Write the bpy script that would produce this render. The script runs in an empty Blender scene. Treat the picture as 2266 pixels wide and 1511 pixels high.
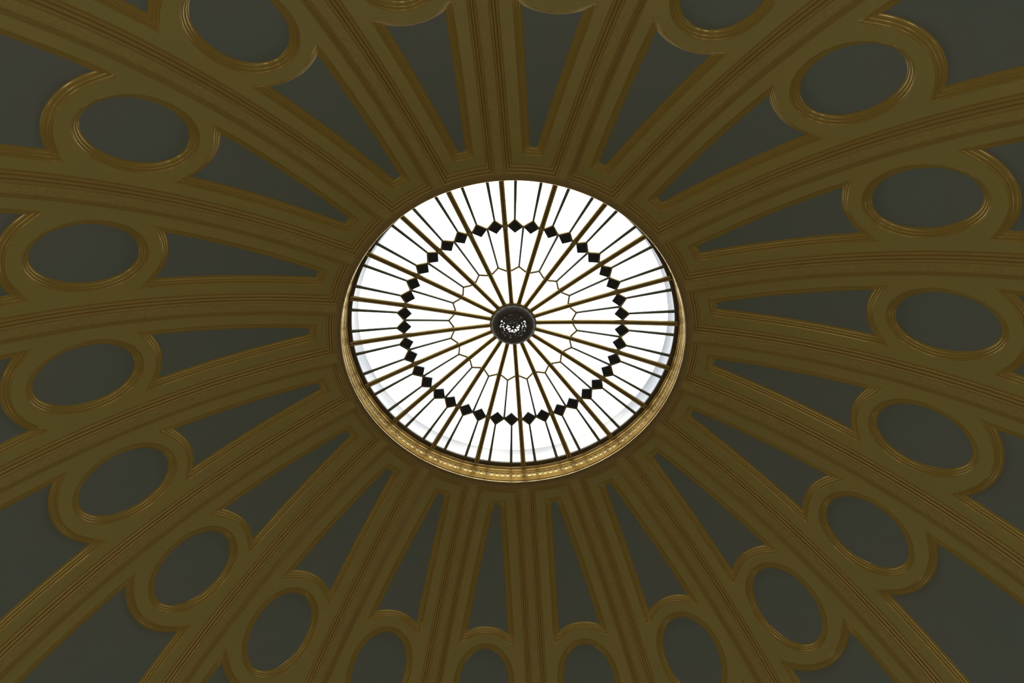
import bpy, math, random
import numpy as np
from mathutils import Vector, Matrix
from mathutils.geometry import delaunay_2d_cdt

random.seed(4)
PI = math.pi
S = 3.0                      # metres per skylight radius
scene = bpy.context.scene

# ------------------------------------------------------------------ camera
PHI = -0.063
w = np.array([0.50464, -0.00003, -0.00641])
ang = float(np.linalg.norm(w)); k = w / ang
K = np.array([[0, -k[2], k[1]], [k[2], 0, -k[0]], [-k[1], k[0], 0]])
RM = np.eye(3) + math.sin(ang) * K + (1 - math.cos(ang)) * K @ K
cam_d = bpy.data.cameras.new('camera')
cam = bpy.data.objects.new('camera', cam_d)
scene.collection.objects.link(cam)
m = Matrix.Identity(4)
for i in range(3):
    m[i][0] = RM[0][i]; m[i][1] = -RM[1][i]; m[i][2] = -RM[2][i]
m[0][3] = 0.0007 * S; m[1][3] = -2.465 * S; m[2][3] = -4.5716 * S
cam.matrix_world = m
cam_d.sensor_fit = 'HORIZONTAL'; cam_d.sensor_width = 36.0
cam_d.lens = 1856.92 * 36.0 / 2266.0
cam_d.clip_start = 0.05; cam_d.clip_end = 500
scene.camera = cam

# ------------------------------------------------------------------ light and exposure
SKY = 3.3
world = bpy.data.worlds.new('overcast_sky'); scene.world = world; world.use_nodes = True
wn = world.node_tree.nodes; wl = world.node_tree.links; wn.clear()
wo = wn.new('ShaderNodeOutputWorld'); bg = wn.new('ShaderNodeBackground')
tc = wn.new('ShaderNodeTexCoord'); no = wn.new('ShaderNodeTexNoise'); rp = wn.new('ShaderNodeValToRGB')
no.inputs['Scale'].default_value = 2.5; no.inputs['Detail'].default_value = 4
rp.color_ramp.elements[0].position = 0.35; rp.color_ramp.elements[0].color = (0.93, 0.96, 1.0, 1)
rp.color_ramp.elements[1].position = 0.65; rp.color_ramp.elements[1].color = (1.0, 1.0, 1.0, 1)
wl.new(tc.outputs['Generated'], no.inputs['Vector']); wl.new(no.outputs['Fac'], rp.inputs['Fac'])
wl.new(rp.outputs['Color'], bg.inputs['Color']); wl.new(bg.outputs['Background'], wo.inputs['Surface'])
bg.inputs['Strength'].default_value = SKY
pd = bpy.data.lights.new('skylight_portal', 'AREA'); pd.shape = 'DISK'; pd.size = 2.1 * S
pd.cycles.is_portal = True
po = bpy.data.objects.new('skylight_portal', pd); scene.collection.objects.link(po)
po.location = (0, 0, 0.26 * S)
# unseen fill lights added low in the drum to brighten the dome: (bearing in degrees, radius, height, watts)
for az_, rr_, zz_, pw_ in ((-90, 2.85, -3.9, 330), (-62, 2.85, -3.9, 200), (-128, 2.85, -3.9, 260), (-20, 2.85, -4.0, 90),
                           (-165, 2.85, -4.0, 110), (52, 2.85, -4.1, 130), (120, 2.85, -4.1, 90)):
    ld = bpy.data.lights.new('dome_fill_light', 'POINT'); ld.energy = pw_ * 0.275; ld.shadow_soft_size = 0.85; ld.color = (1.0, 0.95, 0.87)
    if az_ == 52: ld.color = (0.72, 0.86, 1.0)
    lo = bpy.data.objects.new('dome_fill_light', ld); scene.collection.objects.link(lo)
    lo.location = (S * rr_ * math.cos(math.radians(az_)), S * rr_ * math.sin(math.radians(az_)), S * zz_)
scene.view_settings.view_transform = 'Standard'; scene.view_settings.look = 'None'
scene.view_settings.gamma = 1.0; scene.view_settings.use_curve_mapping = False
scene.view_settings.exposure = 0.0
scene.cycles.max_bounces = 12; scene.cycles.diffuse_bounces = 6; scene.cycles.transparent_max_bounces = 16
scene.cycles.sample_clamp_indirect = 6.0

# ------------------------------------------------------------------ materials
def mat(name, col, rough=0.5, metal=0.0, var=0.0, scale=3.0, bump=0.0, bscale=60.0, col2=None, spec=0.5):
    mt = bpy.data.materials.new(name); mt.use_nodes = True
    n = mt.node_tree.nodes; l = mt.node_tree.links; b = n['Principled BSDF']
    b.inputs['Roughness'].default_value = rough; b.inputs['Metallic'].default_value = metal
    b.inputs['Specular IOR Level'].default_value = spec
    b.inputs['Base Color'].default_value = (*col, 1)
    t = n.new('ShaderNodeTexCoord')
    if var > 0 or col2:
        q = n.new('ShaderNodeTexNoise'); q.inputs['Scale'].default_value = scale; q.inputs['Detail'].default_value = 5
        r = n.new('ShaderNodeValToRGB')
        c2 = col2 or tuple(c * (1 - var) for c in col)
        r.color_ramp.elements[0].position = 0.35; r.color_ramp.elements[0].color = (*c2, 1)
        r.color_ramp.elements[1].position = 0.68; r.color_ramp.elements[1].color = (*col, 1)
        l.new(t.outputs['Object'], q.inputs['Vector']); l.new(q.outputs['Fac'], r.inputs['Fac'])
        l.new(r.outputs['Color'], b.inputs['Base Color'])
    if bump > 0:
        q2 = n.new('ShaderNodeTexNoise'); q2.inputs['Scale'].default_value = bscale; q2.inputs['Detail'].default_value = 3
        bp = n.new('ShaderNodeBump'); bp.inputs['Strength'].default_value = bump; bp.inputs['Distance'].default_value = 0.01
        l.new(t.outputs['Object'], q2.inputs['Vector']); l.new(q2.outputs['Fac'], bp.inputs['Height'])
        l.new(bp.outputs['Normal'], b.inputs['Normal'])
    return mt

M = {}
M['cream'] = mat('ochre_paint', (0.55, 0.45, 0.135), 0.55, var=0.0, scale=1.2, col2=(0.50, 0.43, 0.14), bump=0.10, bscale=25)
M['reed'] = mat('ochre_reeding_paint', (0.62, 0.455, 0.15), 0.27, metal=0.25, var=0.05, scale=3)
M['mould'] = mat('ochre_moulding_paint', (0.61, 0.45, 0.122), 0.19, metal=0.24, var=0.05, scale=3)
M['band'] = mat('carved_band_paint', (0.56, 0.44, 0.13), 0.5, var=0.12, scale=14, bump=0.25, bscale=9)
M['blue'] = mat('slate_blue_paint', (0.24, 0.31, 0.285), 0.7, col2=(0.262, 0.30, 0.285), scale=1.3, bump=0.08, bscale=30)
M['ring'] = mat('ochre_ring_paint', (0.42, 0.29, 0.10), 0.6, col2=(0.38, 0.285, 0.105), scale=2.0, bump=0.1, bscale=25)
M['gilt'] = mat('aged_gilding', (0.78, 0.52, 0.16), 0.2, metal=1.0, var=0.15, scale=8)
M['giltpale'] = mat('bright_gilding', (0.97, 0.80, 0.42), 0.4, metal=0.35, var=0.05, scale=10)
M['bar'] = mat('brass_glazing_bar', (0.54, 0.41, 0.17), 0.24, metal=0.6, var=0.12, scale=6)
M['lead'] = mat('grey_green_came', (0.20, 0.20, 0.15), 0.42, metal=0.5, var=0.2, scale=10)
M['came'] = mat('brass_came', (0.36, 0.28, 0.12), 0.35, metal=0.7)
M['dark'] = mat('blackened_glass', (0.045, 0.048, 0.062), 0.35, var=0.3, scale=12)
M['iron'] = mat('blackened_iron', (0.17, 0.16, 0.155), 0.5, metal=0.3, var=0.35, scale=20, bump=0.2, bscale=80)
M['groove_shade'] = mat('groove_shade_gilding', (0.40, 0.255, 0.075), 0.32, metal=0.75, var=0.2, scale=6)  # darker gilding that puts the shade of the rim's grooves into the base colour
M['polished'] = mat('polished_gilding', (0.95, 0.78, 0.45), 0.14, metal=1.0, var=0.08, scale=5)
M['bronze'] = mat('dark_bronze', (0.16, 0.12, 0.06), 0.4, metal=0.3, var=0.3, scale=5)
M['curb'] = mat('whitewashed_curb', (0.96, 0.94, 0.90), 0.85, col2=(0.58, 0.59, 0.63), scale=0.5)
_n = M['curb'].node_tree.nodes; _l = M['curb'].node_tree.links
_t = _n.new('ShaderNodeBsdfTranslucent'); _m = _n.new('ShaderNodeMixShader'); _m.inputs[0].default_value = 0.6
_mp = _n.new('ShaderNodeMapping'); _mp.inputs['Scale'].default_value = (1, 1, 9)
_nz = [q for q in _n if q.type == 'TEX_NOISE'][0]
_l.new(_nz.inputs['Vector'].links[0].from_socket, _mp.inputs['Vector']); _l.new(_mp.outputs['Vector'], _nz.inputs['Vector'])
_c = _n['Principled BSDF'].inputs['Base Color'].links[0].from_socket
_l.new(_c, _t.inputs['Color']); _l.new(_n['Principled BSDF'].outputs[0], _m.inputs[1]); _l.new(_t.outputs[0], _m.inputs[2])
_l.new(_m.outputs[0], _n['Material Output'].inputs['Surface'])
M['cap'] = mat('grey_zinc', (0.30, 0.30, 0.29), 0.7, var=0.3, scale=8)
M['lip'] = mat('grey_weathered_lip', (0.42, 0.43, 0.46), 0.8, col2=(0.62, 0.62, 0.62), scale=1.6)
M['wall'] = mat('cream_plaster_wall', (0.62, 0.55, 0.40), 0.7, var=0.1, scale=2)
M['floor'] = mat('pale_stone_floor', (0.55, 0.50, 0.42), 0.4, var=0.15, scale=1.5)
gm = bpy.data.materials.new('clear_rolled_glass'); gm.use_nodes = True
n = gm.node_tree.nodes; l = gm.node_tree.links; n.clear()
o_ = n.new('ShaderNodeOutputMaterial'); mx = n.new('ShaderNodeMixShader'); tr = n.new('ShaderNodeBsdfTransparent')
gl = n.new('ShaderNodeBsdfGlossy'); gl.inputs['Roughness'].default_value = 0.08
tr.inputs['Color'].default_value = (0.96, 0.975, 0.98, 1); mx.inputs[0].default_value = 0.05
l.new(tr.outputs[0], mx.inputs[1]); l.new(gl.outputs[0], mx.inputs[2]); l.new(mx.outputs[0], o_.inputs['Surface'])
M['glass'] = gm

# ------------------------------------------------------------------ helpers
def obj(name, mesh, parent=None, rotz=0.0):
    o = bpy.data.objects.new(name, mesh); scene.collection.objects.link(o)
    if parent: o.parent = parent
    o.rotation_euler = (0, 0, rotz)
    return o

def mesh(name, verts, faces, m, smooth=True):
    me = bpy.data.meshes.new(name)
    me.from_pydata([tuple(v) for v in verts], [], faces); me.validate(); me.update()
    me.materials.append(m)
    if smooth: me.polygons.foreach_set('use_smooth', [True] * len(me.polygons))
    return me

def sharp(me, deg=35):
    try: me.set_sharp_from_angle(angle=math.radians(deg))
    except Exception: pass
    return me

R0, ZC = 3.32, -3.26
def dome(s, v, h):
    """s = arc length from the crown, v = arc length sideways, h = height proud of the panel surface"""
    th = s / R0; az = v / (R0 * math.sin(th)); R = R0 - h
    return (S * R * math.sin(th) * math.cos(az), S * R * math.sin(th) * math.sin(az), S * (ZC + R * math.cos(th)))
D = math.radians
sd = lambda deg: R0 * D(deg)
HALF = PI / 20
def hs(s): return R0 * math.sin(s / R0) * HALF      # half width of a bay

H_OL, H_RIB = 0.028, 0.066
S_IN, S_OUT = sd(19.95), sd(79.0)
V_REED, V_BLUE = 0.072, 0.173
SC = sd(42.6)

def densify(pts, step=0.05):
    out = []
    for a, b in zip(pts, pts[1:] + pts[:1]):
        L = math.dist(a, b); n = max(1, int(L / step))
        for i in range(n): out.append((a[0] + (b[0] - a[0]) * i / n, a[1] + (b[1] - a[1]) * i / n))
    return out

def area(p): return 0.5 * sum(a[0] * b[1] - b[0] * a[1] for a, b in zip(p, p[1:] + p[:1]))
def miter_normals(p, closed=True):
    n = len(p); out = []
    for i in range(n):
        a = p[i - 1] if (closed or i > 0) else None
        c = p[(i + 1) % n] if (closed or i < n - 1) else None
        b = p[i]; ns = []
        for u, v in ((a, b), (b, c)):
            if u is None or v is None: continue
            dx, dy = v[0] - u[0], v[1] - u[1]; L = math.hypot(dx, dy) or 1
            ns.append((dy / L, -dx / L))         # right-hand side = outward for CCW
        if len(ns) == 1: out.append(ns[0])
        else:
            d = 1 + ns[0][0] * ns[1][0] + ns[0][1] * ns[1][1]
            out.append(((ns[0][0] + ns[1][0]) / d, (ns[0][1] + ns[1][1]) / d))
    return out
def offset(p, nm, d): return [(q[0] + t[0] * d, q[1] + t[1] * d) for q, t in zip(p, nm)]

def sweep_loop(name, loop, prof, m, closed=True):
    nm = miter_normals(loop, closed); verts = []; faces = []; n = len(loop)
    for d, h in prof:
        for q in offset(loop, nm, d): verts.append(dome(q[0], q[1], h))
    for j in range(len(prof) - 1):
        for i in range(n if closed else n - 1):
            i2 = (i + 1) % n
            faces.append((j * n + i, j * n + i2, (j + 1) * n + i2, (j + 1) * n + i))
    return sharp(mesh(name, verts, faces, m), 50)

def pip(x, y, poly):
    c = False; j = len(poly) - 1
    for i in range(len(poly)):
        xi, yi = poly[i]; xj, yj = poly[j]
        if (yi > y) != (yj > y) and x < (xj - xi) * (y - yi) / (yj - yi) + xi: c = not c
        j = i
    return c

def fill(name, outer, holes, h, m, step=0.09):
    vs = []; es = []
    for lp in [outer] + holes:
        b = len(vs); vs += lp; es += [(b + i, b + (i + 1) % len(lp)) for i in range(len(lp))]
    x0 = min(p[0] for p in outer); x1 = max(p[0] for p in outer)
    y0 = min(p[1] for p in outer); y1 = max(p[1] for p in outer)
    x = x0 + step / 2
    while x < x1:
        y = y0 + step / 2
        while y < y1:
            if pip(x, y, outer) and not any(pip(x, y, q) for q in holes): vs.append((x, y))
            y += step
        x += step
    r = delaunay_2d_cdt([Vector(p) for p in vs], es, [], 0, 1e-5)
    fs = []
    for f in r[2]:
        cx = sum(r[0][i][0] for i in f) / 3; cy = sum(r[0][i][1] for i in f) / 3
        if pip(cx, cy, outer) and not any(pip(cx, cy, q) for q in holes): fs.append(tuple(f))
    return mesh(name, [dome(p[0], p[1], h) for p in r[0]], fs, m)

def lathe(name, prof, m, seg=240, closed=False, z=0.0):
    verts = []; faces = []; n = len(prof)
    for i in range(seg):
        a = 2 * PI * i / seg
        for r, zz in prof: verts.append((S * r * math.cos(a), S * r * math.sin(a), S * (zz + z)))
    for i in range(seg):
        i2 = (i + 1) % seg
        for j in range(n if closed else n - 1):
            j2 = (j + 1) % n
            faces.append((i * n + j, i * n + j2, i2 * n + j2, i2 * n + j))
    return sharp(mesh(name, verts, faces, m), 40)

def AZ(idx): return -PI / 2 + PHI + idx * PI / 10

def arc(cx, cy, r, a0, a1, n):
    return [(cx + r * math.cos(D(a0 + (a1 - a0) * i / n)), cy + r * math.sin(D(a0 + (a1 - a0) * i / n))) for i in range(n + 1)]

def top(o, label, cat, kind=None):
    o['label'] = label; o['category'] = cat
    if kind: o['kind'] = kind
    return o

# ------------------------------------------------------------------ dome: backing shell and flat ring round the opening
RH = R0 - H_RIB
t_a = math.asin(1.034 / RH); t_b = D(19.15)
ringp = [(RH * math.sin(t_a + (t_b - t_a) * i / 6), ZC + RH * math.cos(t_a + (t_b - t_a) * i / 6)) for i in range(7)]
shell = [((R0 + 0.03) * math.sin(D(a)), ZC + (R0 + 0.03) * math.cos(D(a))) for a in np.linspace(18.2, 90, 60)]
ceiling = obj('ceiling', lathe('dome_shell', [(1.06, -0.02)] + shell, M['ring'], 160))
top(ceiling, 'coffered ochre dome with slate blue panels and radiating ribs', 'ceiling', 'structure')
flat = obj('crown_ring', lathe('crown_ring', ringp + [((R0 + .02) * math.sin(t_b), ZC + (R0 + .02) * math.cos(t_b))], M['ring'], 240), ceiling)
flat['label'] = 'flat ochre ring between the ribs and the gilded skylight rim'

# loops of one bay (mid line at v = 0)
def side(s, m_): return hs(s) - m_
ss = list(np.linspace(S_IN, S_OUT, 56))
coffer_path = [(s, side(s, V_REED)) for s in reversed(ss)] + \
              [(S_IN, side(S_IN, V_REED) * f) for f in (0.75, 0.5, 0.25, 0, -0.25, -0.5, -0.75)] + \
              [(s, -side(s, V_REED)) for s in ss]
# clockwise or not: make outward = away from the bay
def oriented(p):
    return p if area(p) > 0 else list(reversed(p))
coffer_path = oriented(coffer_path)

def bead(d0, h0, d1, h1, up, n=5):
    """convex bead between two points, bulging towards the room"""
    out = []
    L = math.hypot(d1 - d0, h1 - h0); nx, ny = -(h1 - h0) / L, (d1 - d0) / L
    for i in range(n + 1):
        t = i / n; b = math.sin(PI * t) * up
        out.append((d0 + (d1 - d0) * t + nx * b, h0 + (h1 - h0) * t + ny * b))
    return out

reed = [(0, H_OL - .012), (0.0, H_OL + .001), (0.003, H_OL + .001)]
pts = [(0.003, H_OL + .001), (0.017, 0.041), (0.031, 0.0535), (0.044, H_RIB)]
for a, b in zip(pts, pts[1:]):
    reed += bead(a[0] + .0008, a[1], b[0] - .0022, b[1] - .0006, 0.0044)
    reed += [(b[0] - .0012, b[1] - .0045)]
reed += [(0.0445, H_RIB - .001), (0.0455, H_RIB + .001), (0.049, H_RIB + .001), (0.0495, H_RIB - 0.004)]
reed_me = sweep_loop('reeded_moulding', coffer_path, reed, M['reed'], closed=False)

# tapered panel
TA0 = sd(21.6); A1, B1 = 0.398, 0.300
def side_pts(sa, sb, n, sg): return [(s, sg * side(s, V_BLUE)) for s in np.linspace(sa, sb, n)]
s_c = sd(36)
for _ in range(60):
    v = side(s_c, V_BLUE); s_c = 0.5 * s_c + 0.5 * (SC - A1 * math.sqrt(1 - (v / B1) ** 2))
v_c = side(s_c, V_BLUE)
a0 = math.asin(v_c / B1)
tap = [(TA0, 0)] + [(TA0, side(TA0, V_BLUE) * .5)] + side_pts(TA0, s_c, 26, 1) + \
      [(SC - A1 * math.cos(a0 * (1 - t)), B1 * math.sin(a0 * (1 - t))) for t in np.linspace(0, 2, 25)[1:-1]] + \
      list(reversed(side_pts(TA0, s_c, 26, -1))) + [(TA0, -side(TA0, V_BLUE) * .5)]
tap = oriented(tap)
# oval
OA, OB = 0.252, 0.166
oval = oriented([(SC + OA * math.cos(t), OB * math.sin(t)) for t in np.linspace(0, 2 * PI, 65)[:-1]])
# lower panel
A2, B2 = 0.406, 0.345
s_d = sd(49)
for _ in range(80):
    v = side(s_d, V_BLUE); s_d = 0.5 * s_d + 0.5 * (SC + A2 * math.sqrt(max(0, 1 - (v / B2) ** 2)))
v_d = side(s_d, V_BLUE); b0 = math.asin(v_d / B2); LOW = sd(76)
low = side_pts(s_d, LOW, 30, 1) + [(LOW, side(LOW, V_BLUE) * f) for f in (.6, .2, -.2, -.6)] + \
      list(reversed(side_pts(s_d, LOW, 30, -1))) + \
      [(SC + A2 * math.cos(b0 * t), B2 * math.sin(b0 * t)) for t in np.linspace(-1, 1, 25)[1:-1]]
low = oriented(low)

# moulding between panel (d=0,h=0) and border (d=.042,h=H_OL)
mp = [(-0.001, -.006), (0.0, .002), (.003, .0030)]
mp += bead(.003, .0030, .016, .012, .0016)
mp += [(.0167, .0118)]
mp += bead(.0175, .0118, .0275, .0200, .0017) + [(.0283, .0195)]
mp += bead(.0292, .0195, .0375, H_OL + .001, .0018) + [(.0385, H_OL - .001), (.0395, H_OL - .0015), (.0405, H_OL), (.042, H_OL + .0004)]
MW = 0.042
tap_m = sweep_loop('tapered_moulding', tap, mp, M['mould'])
oval_m = sweep_loop('oval_moulding', oval, mp, M['mould'])
low_m = sweep_loop('lower_moulding', low, mp, M['mould'])
tap_b = fill('tapered_panel', offset(tap, miter_normals(tap), .0), [], 0, M['blue'])
oval_b = fill('oval_panel', oval, [], 0, M['blue'])
low_b = fill('lower_panel', low, [], 0, M['blue'])
co = coffer_path
hole = [offset(q, miter_normals(q), MW - .0005) for q in (tap, oval, low)]
frame_me = fill('coffer_frame', co, hole, H_OL, M['cream'], 0.08)

# ribs: raised flat band with a fine carved pattern, running down between the bays
RW = 0.026
rs = np.linspace(sd(19.1), sd(79.5), 80)
rv = []; rf = []
cs = [(-RW - .002, H_RIB - .02), (-RW - .002, H_RIB - .0005), (-RW + .004, H_RIB + .0015), (-RW + .006, H_RIB - .001), (RW - .006, H_RIB - .001), (RW - .004, H_RIB + .0015), (RW + .002, H_RIB - .0005), (RW + .002, H_RIB - .02)]
for s in rs:
    for v, h in cs: rv.append(dome(s, v, h))
nc = len(cs)
for i in range(len(rs) - 1):
    for j in range(nc - 1): rf.append((i * nc + j, i * nc + j + 1, (i + 1) * nc + j + 1, (i + 1) * nc + j))
rib_me = sharp(mesh('rib', rv, rf, M['band']), 40)
# carved guilloche beads on the rib: one low relief chain, joined
cv = []; cf = []
s = sd(19.8)
while s < sd(62):
    for sg in (-1, 1):
        b = len(cv); nq = 6
        cv.append(dome(s, sg * .009, H_RIB + .0035))
        for q in range(nq):
            a = 2 * PI * q / nq; cv.append(dome(s + .0095 * math.cos(a), sg * .009 + .0075 * math.sin(a), H_RIB - .0012))
        for q in range(nq): cf.append((b, b + 1 + q, b + 1 + (q + 1) % nq))
    s += 0.0225
chain_me = mesh('carved_chain', cv, cf, M['band'])

for i in range(20):
    rib = obj('rib', rib_me, ceiling, AZ(i))
    ch = obj('carved_chain', chain_me, rib); ch['kind'] = 'stuff'
    fr = obj('coffer_frame', frame_me, ceiling, AZ(i + .5))
    obj('reeded_moulding', reed_me, fr)
    obj('tapered_moulding', tap_m, fr); obj('oval_moulding', oval_m, fr); obj('lower_moulding', low_m, fr)
    obj('tapered_panel', tap_b, ceiling, AZ(i + .5))
    obj('oval_panel', oval_b, ceiling, AZ(i + .5))
    obj('lower_panel', low_b, ceiling, AZ(i + .5))

# ------------------------------------------------------------------ gilded rim round the skylight
def rb(r, z, rad, a0=90, a1=270, n=6):
    return [(r + rad * math.cos(D(a0 + (a1 - a0) * i / n)), z + rad * math.sin(D(a0 + (a1 - a0) * i / n))) for i in range(n + 1)]
rimp = [(1.075, .009), (1.003, .009), (1.003, -.004), (1.024, -.006)]
rimp += [(1.028, -.010), (1.030, -.024), (1.034, -.030), (1.033, -.034)] + rb(1.034, -.0435, .009, 105, 255, 7) + [(1.036, -.0545), (1.031, -.056), (1.031, -.061), (1.0365, -.063), (1.0365, -.067)]
fz = [(1.0345, -.069), (1.0315, -.078), (1.0285, -.090), (1.0265, -.102), (1.0255, -.112)]
rimp += fz
rimp += [(1.029, -.114), (1.040, -.116)] + rb(1.031, -.1215, .0045, 90, 245, 5) + [(1.040, -.1285), (1.040, -.130)] + rb(1.031, -.1345, .0045, 90, 245, 5) + [(1.040, -.1415), (1.040, -.143)] + rb(1.031, -.1475, .0045, 90, 245, 5)
rimp += [(1.040, -.154), (1.040, -.160), (1.040, -.178), (1.075, -.17)]
rim = obj('trim_1', lathe('gilded_rim', rimp, M['groove_shade'], 360, closed=True))
top(rim, 'moulded gilded ring edging the round skylight, with a rosette frieze', 'moulding', 'structure')
sof = obj('glazing_frame', lathe('glazing_frame', [(1.004, .0105), (.9955, .009), (.995, -.005), (1.0, -.008), (1.008, -.009), (1.012, -.006), (1.022, -.007), (1.022, -.0035)], M['bronze'], 240, False), rim)
def tor(name, r, z, rad, m):
    return lathe(name, [(r + rad * math.cos(D(q)), z + rad * math.sin(D(q))) for q in range(0, -360, -30)], m, 300, True)
obj('upper_bead', tor('upper_bead', 1.0255, -.0135, .0052, M['polished']), rim)
obj('frieze', lathe('frieze', [(1.0345, -.0685), (1.0312, -.078), (1.0282, -.090), (1.0262, -.102), (1.0252, -.1125), (1.029, -.1135)], M['gilt'], 360), rim)
obj('torus_bead', tor('torus_bead', 1.0330, -.0435, .0085, M['gilt']), rim)
for r_, z_ in ((1.0315, -.0575), (1.0335, -.0655), (1.0300, -.1215), (1.0300, -.1345), (1.0300, -.1475)):
    obj('thin_bead', tor('thin_bead', r_, z_, .0026 if z_ > -.1 else .0042, M['gilt']), rim)
obj('lower_bead', tor('lower_bead', 1.0335, -.1650, .0055, M['polished']), rim)
rv = []; rf = []
ez = Vector((1.0265 - 1.0345, -.043)).normalized()   # (r, z) along the frieze, downwards
def frz(t, a, up):      # t along frieze 0..1, a sideways arc length, up towards the axis
    r = 1.0345 + (1.0258 - 1.0345) * t - up; z = -.069 + (-.112 + .069) * t - 0.2 * up
    az = a / 1.03
    return (S * r * math.cos(az), S * r * math.sin(az), S * z)
tt, ta = 0.0175 / .0435, 0.0168
b = 0; nseg = 12
for q in range(nseg):
    a = 2 * PI * q / nseg; c_, s_ = math.cos(a), math.sin(a)
    for rr, up in ((1.0, .0005), (.9, .0035), (.72, .0035), (.62, .0005)): rv.append(frz(.52 + tt * rr * c_, ta * rr * s_, up))
for q in range(nseg):
    for j in range(3): rf.append((q * 4 + j, ((q + 1) % nseg) * 4 + j, ((q + 1) % nseg) * 4 + j + 1, q * 4 + j + 1))
b = len(rv); rv.append(frz(.52, 0, .0055))
for q in range(10):
    a = 2 * PI * q / 10; k_ = .42 if q % 2 == 0 else .24
    rv.append(frz(.52 + tt * k_ * math.cos(a), ta * k_ * math.sin(a), .0006))
for q in range(10): rf.append((b, b + 1 + q, b + 1 + (q + 1) % 10))
ros_me = mesh('rosette', rv, rf, M['giltpale'], True)
NR = 180
for i in range(NR): obj('rosette', ros_me, rim, AZ(i * 20 / NR + .05))

# ------------------------------------------------------------------ skylight: a low glazed cone
sky = bpy.data.objects.new('skylight', None); scene.collection.objects.link(sky)
top(sky, 'round leaded skylight of twenty brass-barred sectors with a ring of dark diamonds', 'skylight')
def zg(r): return 0.138 * (1 - max(r, 0) ** 1.5)
def gp(r, u, dz=0.0):        # u = sideways angle in bay units
    a = u * PI / 10
    return Vector((S * r * math.cos(a), S * r * math.sin(a), S * (zg(r) + dz)))

def strip(name, pts, m, half, prof=None, smooth=False):
    """bar along a list of points; section (x sideways in units of half, z in skylight radii)"""
    prof = prof or [(-1, .004), (-1, -.004), (-.55, -.007), (.55, -.007), (1, -.004), (1, .004)]
    vs = []; fs = []; n = len(prof); N = len(pts)
    for i, p in enumerate(pts):
        a = pts[max(0, i - 1)]; c = pts[min(N - 1, i + 1)]
        d = (c - a).normalized(); sdv = Vector((d.y, -d.x, 0)).normalized(); up = sdv.cross(d)
        if up.z < 0: up = -up
        hw = half if not callable(half) else half(i / (N - 1))
        for x, z in prof: vs.append(p + sdv * (x * hw * S) + up * (z * S))
    for i in range(N - 1):
        for j in range(n): fs.append((i * n + j, i * n + (j + 1) % n, (i + 1) * n + (j + 1) % n, (i + 1) * n + j))
    fs.append(tuple(range(n))); fs.append(tuple(reversed([(N - 1) * n + j for j in range(n)])))
    return sharp(mesh(name, vs, fs, m, smooth), 40)

def reedsec(n=6):
    out = [(-.9, .001), (-1.0, -.001), (-1.0, -.005)]
    for c in (-.52, .52):
        for i in range(n + 1):
            a = PI + PI * i / n; out.append((c + .44 * math.cos(a), -.005 + .0095 * math.sin(a)))
        if c < 0: out.append((0, -.0035))
    out += [(1.0, -.005), (1.0, -.001), (.9, .001)]
    return out
bar_me = strip('glazing_bar', [gp(r, 0, -.004) for r in np.linspace(.142, 1.0, 16)] + [gp(1.018, 0, -.006)], M['bar'], lambda t: .0145 + .0025 * t, reedsec(), True)

J, OT, IT, UB, UM = .678, .7265, .636, .072, .5
def diamond(u0, u1, ut, mir):
    f = (lambda u: u) if not mir else (lambda u: 1 - u)
    side0 = (J, f(u0)); side1 = (J, f(u1)); o = (OT, f(ut)); i_ = (IT, f(ut + .008))
    return side0, o, side1, i_
def plate(name, corners, m, z0, z1, sub=1):
    """flat prism following the glass surface"""
    n = len(corners)
    vs = [gp(r, u, z0) for r, u in corners] + [gp(r, u, z1) for r, u in corners]
    fs = [tuple(range(n)), tuple(reversed(range(n, 2 * n)))] + [(i, i + n, (i + 1) % n + n, (i + 1) % n) for i in range(n)]
    return mesh(name, vs, fs, m, False)

def along(c, n=5):   # refine straight runs so that they follow the curve
    out = []
    for a, b in zip(c, c[1:] + c[:1]):
        q = max(1, int(abs(a[0] - b[0]) / .06))
        for i in range(q): out.append((a[0] + (b[0] - a[0]) * i / q, a[1] + (b[1] - a[1]) * i / q))
    return out
def lad(name, pa, pb, m=None):
    """pane as a ladder between two edges with equal point counts"""
    n = len(pa); vs = []
    for z in (-.0012, .0012):
        for (ra, ua), (rb_, ub) in zip(pa, pb): vs += [gp(ra, ua, z), gp(rb_, ub, z)]
    fs = []
    for i in range(n - 1):
        fs.append((2 * i, 2 * i + 1, 2 * i + 3, 2 * i + 2)); k2 = 2 * n
        fs.append((k2 + 2 * i, k2 + 2 * i + 2, k2 + 2 * i + 3, k2 + 2 * i + 1))
        fs.append((2 * i, 2 * i + 2, k2 + 2 * i + 2, k2 + 2 * i)); fs.append((2 * i + 1, k2 + 2 * i + 1, k2 + 2 * i + 3, 2 * i + 3))
    return mesh(name, vs, fs, m or M['glass'], False)
UT = .262
def line(a, b, n): return [(a[0] + (b[0] - a[0]) * t, a[1] + (b[1] - a[1]) * t) for t in np.linspace(0, 1, n)]
ZB, ZY = .368, .405
pane_defs = []
e = 0.0
# outer row
pane_defs.append(lad('pane', line((1.0, e), (J, e), 7), line((1.0, UT), (OT, UT), 7)))
pane_defs.append(lad('pane', line((1.0, UT), (OT, UT), 6) + [(J, .5)], line((1.0, 1 - UT), (OT, 1 - UT), 6) + [(J, .5)]))
pane_defs.append(lad('pane', line((1.0, 1 - UT), (OT, 1 - UT), 7), line((1.0, 1), (J, 1), 7)))
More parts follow.
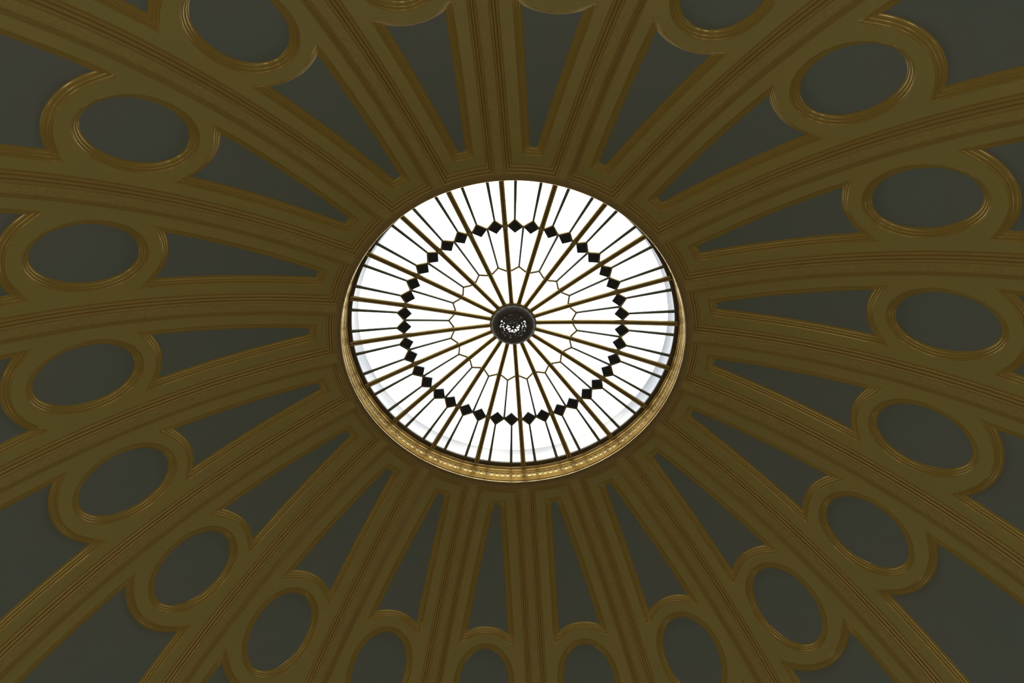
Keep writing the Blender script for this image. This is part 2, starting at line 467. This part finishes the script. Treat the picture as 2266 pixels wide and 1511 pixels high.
# middle row (either side of the thin radial came)
pane_defs.append(lad('pane', [(J, e)] + line((.63, e), (ZB, e), 6), [(IT, UT + .008)] + line((.635, UT + .02), (ZY, .5), 6)))
def midpane(mir):
    f = (lambda u: 1 - u) if mir else (lambda u: u)
    c = [(J, f(0)), (IT, f(UT + .008)), (J, f(.5))] + line((.60, f(.5)), (ZY, f(.5)), 4) + line((ZB, f(0)), (.6, f(0)), 4)
    vs = []; 
    for z in (-.0012, .0012):
        vs += [gp(r, u, z) for r, u in c]
    n_ = len(c)
    # strip triangulation: left column f(0), right column f(.5)
    Lc = [0] + list(reversed(range(n_ - 4, n_))); Rc = [2, 3, 4, 5, 6]
    fs = []
    for base in (0, n_):
        fs.append((base + 0, base + 1, base + Lc[1])); fs.append((base + 1, base + Rc[1], base + Lc[1])); fs.append((base + 1, base + 2, base + Rc[1]))
        for q in range(1, 4): fs.append((base + Lc[q], base + Rc[q], base + Rc[q + 1], base + Lc[q + 1]))
    return mesh('pane', vs, fs, M['glass'], False)
pane_defs[3] = midpane(False)
pane_defs.append(midpane(True))
# inner row: one pointed pane
c0 = [(ZB, 0), (.30, 0), (.22, 0), (.14, 0)]
pin_ = [(ZY, .5), (.33, .5), (.23, .5), (.14, .5)]; c1 = [(a, 1) for a, _ in c0]
vs = []; fs = []
for z in (-.0012, .0012):
    for a, b_, c_ in zip(c0, pin_, c1): vs += [gp(*a, z), gp(*b_, z), gp(*c_, z)]
for base in (0, 12):
    for i in range(3):
        for j in range(2): fs.append((base + i * 3 + j, base + i * 3 + j + 1, base + i * 3 + j + 4, base + i * 3 + j + 3))
pane_defs.append(mesh('pane', vs, fs, M['glass'], False))

dsets = []; 
for mir in (False, True):
    c = diamond(UB, UM, UT, mir)
    if mir: c = tuple(reversed(c))
    dsets.append(plate('dark_diamond', list(c), M['dark'], -.006, .004))
dcame = []
for mir in (False, True):
    f = (lambda u: 1 - u) if mir else (lambda u: u)
    dcame.append(strip('diamond_came', [gp(J, f(.045), -.003), gp(OT, f(UT), -.003), gp(J, f(.5), -.003)], M['came'], .0060))
mun_o = [strip('outer_came', [gp(r, u, -.002) for r in np.linspace(OT - .002, 1.003, 7)], M['lead'], lambda t: .0062 + .0030 * t) for u in (UT, 1 - UT)]
mun_m = strip('inner_came', [gp(r, .5, -.002) for r in np.linspace(ZY, J, 7)], M['lead'], lambda t: .0056 + .0010 * t)
mun_z = [strip('zigzag_came', [gp(ZB, u0, -.002), gp(ZY, .5, -.002)], M['came'], .0058) for u0 in (0.02, .98)]
# little boss where the diamonds meet a bar
bossv = [gp(J, 0, -.022)] ; nb = 8
for q in range(nb):
    a = 2 * PI * q / nb; bossv.append(gp(J + .019 * math.cos(a), .058 * math.sin(a) * 1.25, -.012))
for q in range(nb):
    a = 2 * PI * q / nb; bossv.append(gp(J + .021 * math.cos(a), .064 * math.sin(a) * 1.25, .002))
bossf = [(0, 1 + q, 1 + (q + 1) % nb) for q in range(nb)] + [(1 + q, 1 + nb + q, 1 + nb + (q + 1) % nb, 1 + (q + 1) % nb) for q in range(nb)]
boss_me = mesh('bar_boss', bossv, bossf, M['bar'], True)
for i in range(20):
    a = AZ(i)
    bar = obj('glazing_bar', bar_me, sky, a)
    obj('bar_boss', boss_me, bar)
    for me in pane_defs: obj('pane', me, sky, a)
    for me, cm in zip(dsets, dcame):
        o = obj('dark_diamond', me, sky, a)
        obj('diamond_came', cm, o)
    for me in mun_o: obj('outer_came', me, sky, a)
    obj('inner_came', mun_m, sky, a)
    for me in mun_z: obj('zigzag_came', me, sky, a)

# hub with a pierced vent in the middle
zh = zg(.14)
hub = obj('hub', lathe('hub', [(.133, .018)] + [(.1415 + .0085 * math.cos(D(q)), -.008 + .011 * math.sin(D(q))) for q in range(60, -241, -30)] + [(.133, -.004)], M['bar'], 64, True, zh), sky)
hub['label'] = 'brass ring at the centre, dark pierced vent inside'
dish = obj('vent_dish', lathe('vent_dish', [(.1375, -.010), (.1375, -.030), (.129, -.042), (.112, -.048), (.098, -.049), (.090, -.044), (.088, -.036), (.105, -.030), (.132, -.002)], M['iron'], 48, True, zh), hub)
gv = []; gf = []
def ring_into(cx, cy, r, wd, z, n=14, hgt=.003, ell=1.0, rot=0.0):
    b = len(gv)
    for q in range(n):
        a = 2 * PI * q / n
        for rr, zz in ((r - wd, z), (r, z - hgt), (r + wd, z), (r, z + hgt)):
            x = rr * math.cos(a); y = rr * ell * math.sin(a)
            gv.append((S * (cx + x * math.cos(rot) - y * math.sin(rot)), S * (cy + x * math.sin(rot) + y * math.cos(rot)), S * zz))
    for q in range(n):
        for j in range(4): gf.append((b + q * 4 + j, b + ((q + 1) % n) * 4 + j, b + ((q + 1) % n) * 4 + (j + 1) % 4, b + q * 4 + (j + 1) % 4))
zq = zh - .043
ring_into(0, 0, .012, .008, zq - .006, 12); ring_into(0, 0, .048, .005, zq - .004, 32); ring_into(0, 0, .088, .004, zq, 40)
for q in range(8):
    a = 2 * PI * q / 8 + .2
    ring_into(.030 * math.cos(a), .030 * math.sin(a), .015, .0052, zq - .005, 10, ell=.62, rot=a)
for q in range(14):
    a = 2 * PI * q / 14
    ring_into(.061 * math.cos(a), .061 * math.sin(a), .0105, .0050, zq - .003, 10, ell=.8, rot=a + .7)
    a += PI / 14
    ring_into(.075 * math.cos(a), .075 * math.sin(a), .0085, .0046, zq - .0015, 9, ell=.9, rot=a - .5)
for q in range(26):
    a = 2 * PI * q / 26 + .1; rr = (.070, .052, .080)[q % 3]
    ring_into(rr * math.cos(a), rr * math.sin(a), .0055, .0042, zq - .004, 7)
obj('vent_grille', mesh('vent_grille', gv, gf, M['iron'], False), hub)
obj('vent_pipe', lathe('vent_pipe', [(.090, -.036), (.096, -.036), (.096, .042), (.090, .042)], M['iron'], 40, True, zh), hub)
obj('vent_cap', lathe('vent_cap', [(.0001, .110), (.04, .104), (.070, .088), (.070, .084), (.04, .098), (.0001, .102)], M['cap'], 40, False, zh), hub)

# ------------------------------------------------------------------ curb above the glass
curb = obj('trim_2', lathe('curb', [(.999, .0125), (1.03, .016), (1.028, .03), (1.010, .07), (.985, .100), (.972, .112), (.974, .118), (1.10, .13)], M['curb'], 120, False))
top(curb, 'translucent whitewashed curb ring seen through the outer panes of the skylight', 'curb', 'structure')

# ------------------------------------------------------------------ room below
FZ = -5.10
wall = obj('wall_round', lathe('wall_round', [(R0 + .03, ZC + .02), (R0 - .02, ZC), (R0 - .10, ZC - .02), (R0 - .10, ZC - .06), (R0 - .04, ZC - .10), (R0 - .02, ZC - .16), (R0 - .02, FZ + .12), (R0 - .04, FZ + .10), (R0 - .04, FZ), (R0 + .1, FZ), (R0 + .1, ZC + .02)], M['wall'], 120, True))
top(wall, 'round cream plaster wall carrying the dome', 'wall', 'structure')
fl = obj('floor', lathe('floor', [(.0001, FZ), (R0 + .1, FZ), (R0 + .1, FZ - .05), (.0001, FZ - .05)], M['floor'], 120, False))
top(fl, 'pale stone floor under the dome', 'floor', 'structure')
